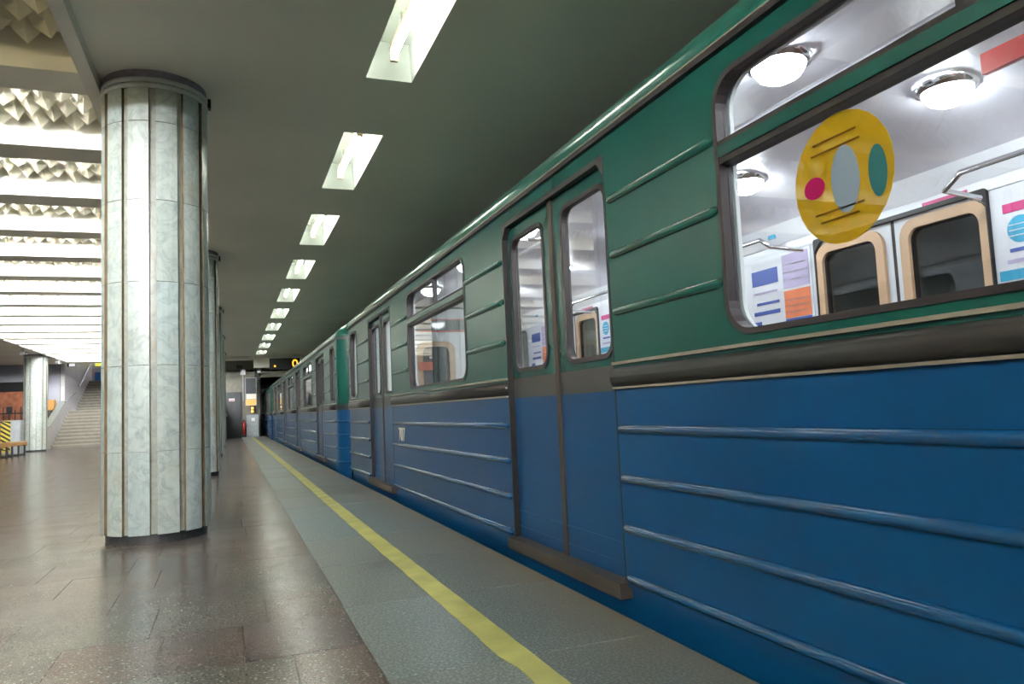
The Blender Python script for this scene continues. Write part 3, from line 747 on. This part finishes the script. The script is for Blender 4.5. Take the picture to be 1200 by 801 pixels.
        for z in (0.12, 0.33, 0.54, 0.75):
            MB().tube([(x, y, z) for x, y in out], 0.016, 6).build('end_rib', M['blue'], root)
        MB().box(-0.42, 0.42, e*(HL+0.26), e*(HL+0.29), 0.1, 1.95).build('end_door', M['green'], root)
        MB().box(-0.25, 0.25, e*(HL+0.29), e*(HL+0.30), 1.1, 1.8).build('end_window', M['rubber'], root)
        el = MB().plate([(-1.17, 0.1), (1.17, 0.1), (1.17, 2.04), (0.96, 2.24), (0.4, 2.34), (-0.4, 2.34), (-0.96, 2.24), (-1.17, 2.04)], [], lambda u, w, d: (u, d, w), e*(HL-0.02), e*HL)
        el = el.build('end_lining', M['in_white'], root)
        mpe = lambda u, w, d: (u, e*d, w)
        MB().plate(rrect(-0.29, 0.29, 0.95, 1.86, 0.14), [rrect(-0.20, 0.20, 1.04, 1.785, 0.10)], mpe, HL-0.045, HL-0.021).build('end_door_frame', M['tan'], el)
        MB().plate(rrect(-0.20, 0.20, 1.04, 1.785, 0.10), [], mpe, HL-0.030, HL-0.022).build('end_door_glass', M['dark_glass'], el)
        MB().plate(rect(-0.46, 0.46, 2.0, 2.19), [], mpe, HL-0.05, HL-0.021).build('route_board', M['ad_red'], el)
        MB().plate(rect(-0.45, 0.45, 2.02, 2.175), [], mpe, HL-0.055, HL-0.049).build('route_board_face', M['dark_glass'], el)
        MB().plate(rect(-0.27, -0.06, 1.44, 1.56), [], mpe, HL-0.07, HL-0.04).build('door_plate', M['sign_r'], el)
        MB().tube([(0, e*(HL+0.2), -0.45), (0, e*(HL+0.69), -0.45)], 0.09).build('coupler', M['rubber'], root)
    # ---- inside
    MB().box(-HW+0.05, HW-0.05, -HL+0.01, HL-0.01, 0.03, 0.098).build('interior_floor', M['in_floor'], root)
    MB().box(-1.05, 1.05, -HL+0.2, HL-0.2, -0.85, 0.03).build('underframe', M['rubber'], root)
    arch = [(-1.182, 2.02), (-1.13, 2.14), (-0.97, 2.25), (-0.75, 2.32), (-0.4, 2.37), (0, 2.385)]
    arch = arch + [(-x, z) for x, z in reversed(arch[:-1])]
    MB().extrude(arch, -HL+0.01, HL-0.01, smooth=True, closed=False).build('interior_ceiling', M['in_ceil'], root)
    lampme = MB().lathe([(0, -0.085), (0.05, -0.08), (0.09, -0.06), (0.115, -0.025), (0.12, 0.0)], seg=16).mesh('ceiling_lamp', M['dome'])
    ringme = MB().lathe([(0.118, -0.01), (0.14, -0.008), (0.145, 0.03)], seg=16).mesh('lamp_ring', M['chrome'])
    for x in (-0.52, 0.52):
        y = 1.40 - 1.55*6
        while y < 8.8:
            la = obj('ceiling_lamp', lampme, root, (x, y, 2.335)); obj('lamp_ring', ringme, la); y += 1.55
    for x in (-0.80, 0.80):
        for i in (1, 2, 3):
            a, b = SEGS[i]
            MB().tube([(x*1.35, a+0.03, 1.90), (x, a+0.04, 1.92), (x, a+0.14, 1.99), (x, b-0.14, 1.99), (x, b-0.04, 1.92), (x*1.35, b-0.03, 1.90)], 0.016).build('handrail', M['chrome'], root)
    for s in (-1, 1):
        for i in (1, 2, 3):
            a, b = SEGS[i]
            st = MB().bbox(min(s*0.75, s*1.17), max(s*0.75, s*1.17), a+0.12, b-0.12, 0.42, 0.55, 0.03).box(s*0.88, s*1.17, a+0.15, b-0.15, 0.1, 0.42).build('bench_seat', M['seat'], root)
            MB().box(s*1.07, s*1.175, a+0.12, b-0.12, 0.55, 0.98).build('bench_back', M['seat'], st)
        for c in DC:
            MB().plate(rect(c-0.95, c+0.95, 1.955, 2.02), [], side_map(s), HW-0.078, HW-0.085).build('route_strip', M['ad_white'], root)
            if s > 0:
                rs = MB().plate(rect(c-0.55, c-0.25, 1.975, 1.995), [], side_map(s), HW-0.086, HW-0.09).build('route_print', M['ad_magenta'], root)
    # ---- posters on the far wall beside each door
    mp = side_map(1); d0, d1 = HW-0.076, HW-0.080
    for c in DC:
        p = MB().plate(rect(c+0.72, c+1.50, 1.22, 1.95), [], mp, d0, d1).build('poster', M['ad_white'], root)
        def pr(u0, u1, v0, v1, m): MB().plate(rect(c+u0, c+u1, v0, v1), [], mp, d1, d1-0.004).build('poster_print', M[m], p)
        pr(0.745, 1.02, 1.44, 1.65, 'ad_orange'); pr(0.745, 1.02, 1.67, 1.93, 'ad_lilac'); pr(0.745, 0.94, 1.26, 1.38, 'ad_green')
        for k in range(3): pr(0.77, 1.0, 1.48+0.045*k, 1.488+0.045*k, 'ad_white'); pr(0.77, 1.0, 1.72+0.06*k, 1.735+0.06*k, 'ad_white')
        pr(0.745, 1.02, 1.415, 1.435, 'ad_blue'); pr(1.08, 1.38, 1.74, 1.86, 'ad_blue'); pr(1.08, 1.38, 1.50, 1.53, 'ad_blue'); pr(1.08, 1.34, 1.58, 1.60, 'ad_blue'); pr(1.10, 1.36, 1.67, 1.685, 'ad_lilac')
        pr(1.0, 1.25, 1.26, 1.36, 'ad_lilac'); pr(1.30, 1.42, 1.30, 1.45, 'ad_blue')
        q = MB().plate(rect(c-1.45, c-0.68, 1.22, 1.95), [], mp, d0, d1).build('poster', M['ad_white'], root)
        def pq(u0, u1, v0, v1, m): MB().plate(rect(c+u0, c+u1, v0, v1), [], mp, d1, d1-0.004).build('poster_print', M[m], q)
        pq(-1.42, -0.69, 1.43, 1.485, 'ad_cyan'); pq(-0.98, -0.74, 1.80, 1.85, 'ad_magenta'); pq(-0.94, -0.74, 1.52, 1.54, 'ad_lilac'); pq(-0.92, -0.76, 1.58, 1.60, 'ad_blue')
        cp = MB().add([(HW-0.088, c-1.6, 2.02), (HW-0.088, c+1.6, 2.02), (HW-0.16, c+1.6, 2.16), (HW-0.16, c-1.6, 2.16)], [(0, 1, 2, 3)]).build('cove_panel', M['ad_white'], root)
        MB().box(HW-0.13, HW-0.12, c+1.02, c+1.10, 2.07, 2.13).build('cove_mark', M['ad_cyan'], cp)
        circ = [(c-0.83+0.075*math.cos(2*PI*k/20), 1.70+0.075*math.sin(2*PI*k/20)) for k in range(20)]
        MB().plate(circ, [], mp, d1, d1-0.004).build('poster_print', M['ad_cyan'], q)
        for k in range(3): MB().plate(rect(c-0.895, c-0.765, 1.665+0.03*k, 1.671+0.03*k), [], mp, d1-0.004, d1-0.006).build('poster_line', M['ad_white'], q)
    return root
M['belt_flat'] = simple('door_band_grey', (0.050, 0.047, 0.043), 0.4, 0.2, var=0.1)
M['number'] = simple('number_cream', (0.60, 0.55, 0.42), 0.5)
M['seal'] = simple('brown_rubber_seal', (0.045, 0.030, 0.024), 0.55, var=0.15)
car = make_car(); car.location = (XC, 1.15, 0); index_kids()
tag(car, 'nearest metro car, green above blue, with the big lit window', 'train car', 'cars of the green and blue metro train')
for y, w in ((1.15+20.235, 'second metro car, beyond the gap behind the nearest one'), (1.15+40.47, 'farthest metro car, entering the dark tunnel mouth')):
    c = copy_tree(car); c.location = (XC, y, 0); tag(c, w, 'train car', 'cars of the green and blue metro train')
# things only on the nearest car: round sticker on the big window, number, red banner
def on_car(mb, name, m): return mb.build(name, m, car)
def ell(cy, cz, ry, rz, n=28): return [(cy + ry*math.cos(2*PI*k/n), cz + rz*math.sin(2*PI*k/n)) for k in range(n)]
mp = side_map(-1); SY, SZ = 1.56 - 1.15, 1.462
st = on_car(MB().plate(ell(SY, SZ, 0.178, 0.185), [], mp, HW-0.031, HW-0.033), 'round_sticker', M['st_yellow'])
st['label'] = 'round yellow sticker on the big window'
def sp(pl, m, k=1): MB().plate(pl, [], mp, HW-0.0255+0.0006*k, HW-0.0258+0.0006*k).build('sticker_print', M[m], st)
sp(ell(SY-0.02, SZ-0.01, 0.050, 0.095), 'st_white'); sp(ell(SY+0.095, SZ-0.005, 0.040, 0.032), 'st_pink'); sp(ell(SY-0.13, SZ-0.02, 0.03, 0.07), 'st_teal')
for dz, w in ((0.115, 0.09), (0.085, 0.1), (-0.09, 0.1), (-0.115, 0.08)): sp(rect(SY-w+0.02, SY+w, SZ+dz, SZ+dz+0.006), 'st_dark')
me = text_mesh('707', 0.19); me.materials.append(M['number'])
num = obj('car_number', me, car); num.rotation_euler = (PI/2, 0, -PI/2); num.location = (-HW-0.004, 6.22, 0.575); num['label'] = 'pale three digit number beside the door'
on_car(MB().box(0.05, 0.08, -0.9, 0.885, 2.125, 2.21), 'hanging_banner', M['ad_red'])

# ------------------------------------------------------------------ things by the end wall
b = empty('display_board', (2.2, 33.0, 2.86))
MB().box(-0.62, 0.62, -0.08, 0.08, 0, 0.47).build('board_case', M['black'], b)
def zero(cx, w, h, z, n=20): return [(cx + w*math.cos(2*PI*k/n), z + h*math.sin(2*PI*k/n)) for k in range(n)]
MB().plate(zero(0.42, 0.12, 0.17, 0.24), [zero(0.42, 0.065, 0.115, 0.24)], lambda u, w, d: (u, d, w), -0.09, -0.082).build('digit', M['orange_led'], b)
MB().box(-0.44, -0.37, -0.09, -0.082, 0.10, 0.17).build('digit_dot', M['orange_led'], b)
for x in (-0.4, 0.4): MB().tube([(x, 0, 0.47), (x, 0, HC-2.86)], 0.015, 6).build('hanger', M['metal'], b)
tag(b, 'dark display board with orange digits hanging over the train', 'display')
c = empty('control_cabinet', (0.95, 36.12, 0))
MB().bbox(-0.26, 0.26, -0.2, 0.3, 0, 1.02, 0.02).build('cabinet_body', M['greybox'], c)
MB().box(-0.05, 0.10, -0.21, -0.2, 0.72, 0.86).build('label_plate', M['whitep'], c); MB().box(-0.24, -0.22, -0.21, -0.2, 0.45, 0.6).build('handle', M['black'], c)
tag(c, 'grey control cabinet standing against the end wall', 'cabinet')
c = empty('mirror_panel', (0.90, 36.1, 1.42))
MB().box(-0.25, 0.25, 0, 0.06, 0.0, 1.28).build('mirror_frame', M['greybox'], c)
MB().box(-0.22, 0.22, -0.01, 0, 0.55, 1.25).build('mirror_glass', M['door_grey'], c); MB().box(-0.22, 0.22, -0.012, -0.002, 0.02, 0.28).build('painted_reflection', M['reflect_warm'], c)  # glowing block paints the orange reflection in the mirror
MB().box(-0.20, 0.22, -0.012, -0.002, 0.30, 0.53).build('painted_reflection', M['reflect_pale'], c)
tag(c, 'tall mirror panel above the cabinet, orange reflection painted in its lower half', 'panel')
for z, w in ((1.25, 'upper small amber lamp over the grey cabinet'), (1.10, 'lower small amber lamp over the grey cabinet')):
    c = empty('signal_lamp', (0.95, 36.1, z)); MB().lathe([(0, 0.0), (0.05, 0.0), (0.06, 0.05), (0.05, 0.10), (0, 0.10)], seg=12).build('lens', M['warm_lamp'], c)
    MB().box(-0.08, 0.08, 0.05, 0.30, -0.02, 0.13).build('lamp_body', M['black'], c); tag(c, w, 'lamp')
c = empty('fire_extinguisher', (0.588, 36.25, 0.12))
MB().lathe([(0, 0), (0.075, 0), (0.08, 0.03), (0.08, 0.48), (0.05, 0.56), (0.025, 0.58), (0.025, 0.62), (0, 0.62)], seg=16).build('cylinder', M['redp'], c)
MB().box(-0.05, 0.03, -0.015, 0.015, 0.62, 0.66).build('lever', M['black'], c); MB().tube([(0.03, -0.02, 0.62), (0.045, -0.09, 0.5), (0.04, -0.095, 0.2)], 0.012, 6).build('hose', M['black'], c)
MB().box(-0.06, 0.06, 0.0, 0.17, -0.02, 0.0).build('wall_bracket', M['metal'], c)
tag(c, 'red fire extinguisher between the grey door and cabinet', 'extinguisher')
c = empty('loudspeaker', (0.45, 36.25, 3.12)); MB().box(-0.16, 0.10, -0.15, 0.17, 0, 0.16).build('speaker_box', M['black'], c); MB().box(-0.14, 0.08, -0.16, -0.15, 0.02, 0.14).build('grille', M['door_grey'], c)
tag(c, 'small black loudspeaker high on the end wall', 'loudspeaker')
c = empty('junction_box', (0.57, 36.33, 2.85)); MB().bbox(-0.11, 0.11, -0.02, 0.08, 0, 0.24, 0.01).build('box_body', M['whitep'], c); MB().box(-0.02, 0.02, 0.02, 0.07, -1.2, 0).build('conduit', M['greybox'], c)
tag(c, 'small white box on the end wall above the door', 'box')
def cctv(loc, rz, label):
    c = empty('security_camera', loc, rz); MB().lathe([(0, 0.0), (0.06, 0.0), (0.06, -0.04), (0.02, -0.05), (0.02, -0.12), (0, -0.12)], seg=12).build('mount', M['greybox'], c)
    MB().bbox(-0.05, 0.05, -0.12, 0.10, -0.22, -0.12, 0.02).build('camera_body', M['whitep'], c); MB().tube([(0, -0.12, -0.17), (0, -0.15, -0.17)], 0.04, 10).build('lens', M['black'], c)
    tag(c, label, 'camera')
cctv((1.25, 34.8, 3.06), 0.6, 'security camera under the ceiling beam near the display board')
cctv((-6.42, 28.8, HC), 0.9, 'security camera on the soffit left of the distant column')
cctv((-6.25, 33.2, HC), 0.9, 'security camera on the soffit right of the distant column')
pipe = MB().tube([(1.12, 36.3, 2.7), (1.12, 36.3, HC)], 0.05, 8).build('wall_pipe', M['door_grey']); tag(pipe, 'dark vertical pipe up the end wall by the tunnel', 'pipe')

# bench, barrier, fence on the far left
def bench(loc, L, label):
    c = empty('wooden_bench', loc); n = 3
    for k in range(n): MB().bbox(-0.30 + 0.205*k, -0.30 + 0.205*k + 0.19, -L, 0, 0.33, 0.44, 0.01).build('slat', M['wood'], c)
    MB().box(-0.3, 0.3, -0.02, 0.0, 0.29, 0.435).build('end_board', M['wood'], c)
    y = -0.12
    while y > -L:
        lg = MB().box(-0.27, -0.22, y-0.025, y+0.025, 0, 0.33).box(0.22, 0.27, y-0.025, y+0.025, 0, 0.33).box(-0.27, 0.27, y-0.025, y+0.025, 0.0, 0.03).build('leg_frame', M['black'], c)
        y -= 0.75
    tag(c, label, 'bench', 'wooden benches at the far left')
bench((-6.5, 28.5, 0), 2.05, 'wooden bench end nearest the distant column')
bench((-6.5, 26.4, 0), 2.2, 'wooden bench cut by the left edge of the picture')
c = empty('barrier_box', (-7.18, 30.55, 0))
MB().box(-0.27, 0.30, 0, 0.5, 0.0, 1.16).build('box_body', M['greybox'], c)
face = MB().box(-0.27, 0.02, -0.02, 0.0, 0.05, 1.15).build('stripe_panel', M['stripe_y'], c)
for k in range(8):
    z = -0.05 + 0.155*k
    poly = [(-0.27, max(0.05, min(1.15, z+0.20))), (-0.27, max(0.05, min(1.15, z+0.20+0.075))), (0.02, max(0.05, min(1.15, z+0.075))), (0.02, max(0.05, min(1.15, z)))]
    if poly[1][1] - poly[0][1] < 0.01 and poly[2][1] - poly[3][1] < 0.01: continue
    MB().plate(poly, [], lambda u, w, d: (u, d, w), -0.026, -0.02).build('stripe', M['stripe_k'], c)
tag(c, 'grey box with a yellow and black striped face', 'barrier')
c = empty('iron_fence', (-8.2, 35.2, 0))
for k in range(9): MB().tube([(-0.9 + 0.2*k, 0, 0), (-0.9 + 0.2*k, 0, 1.62 + (0.12 if k % 3 == 0 else 0))], 0.022, 6).build('bar', M['black'], c)
for z in (0.2, 1.45): MB().box(-0.95, 0.75, -0.02, 0.02, z, z+0.05).build('rail', M['black'], c)
MB().box(-0.2, 0.0, -0.03, 0.03, 1.5, 1.75).build('lock_plate', M['black'], c)
tag(c, 'black iron fence before the red stone wall', 'fence')
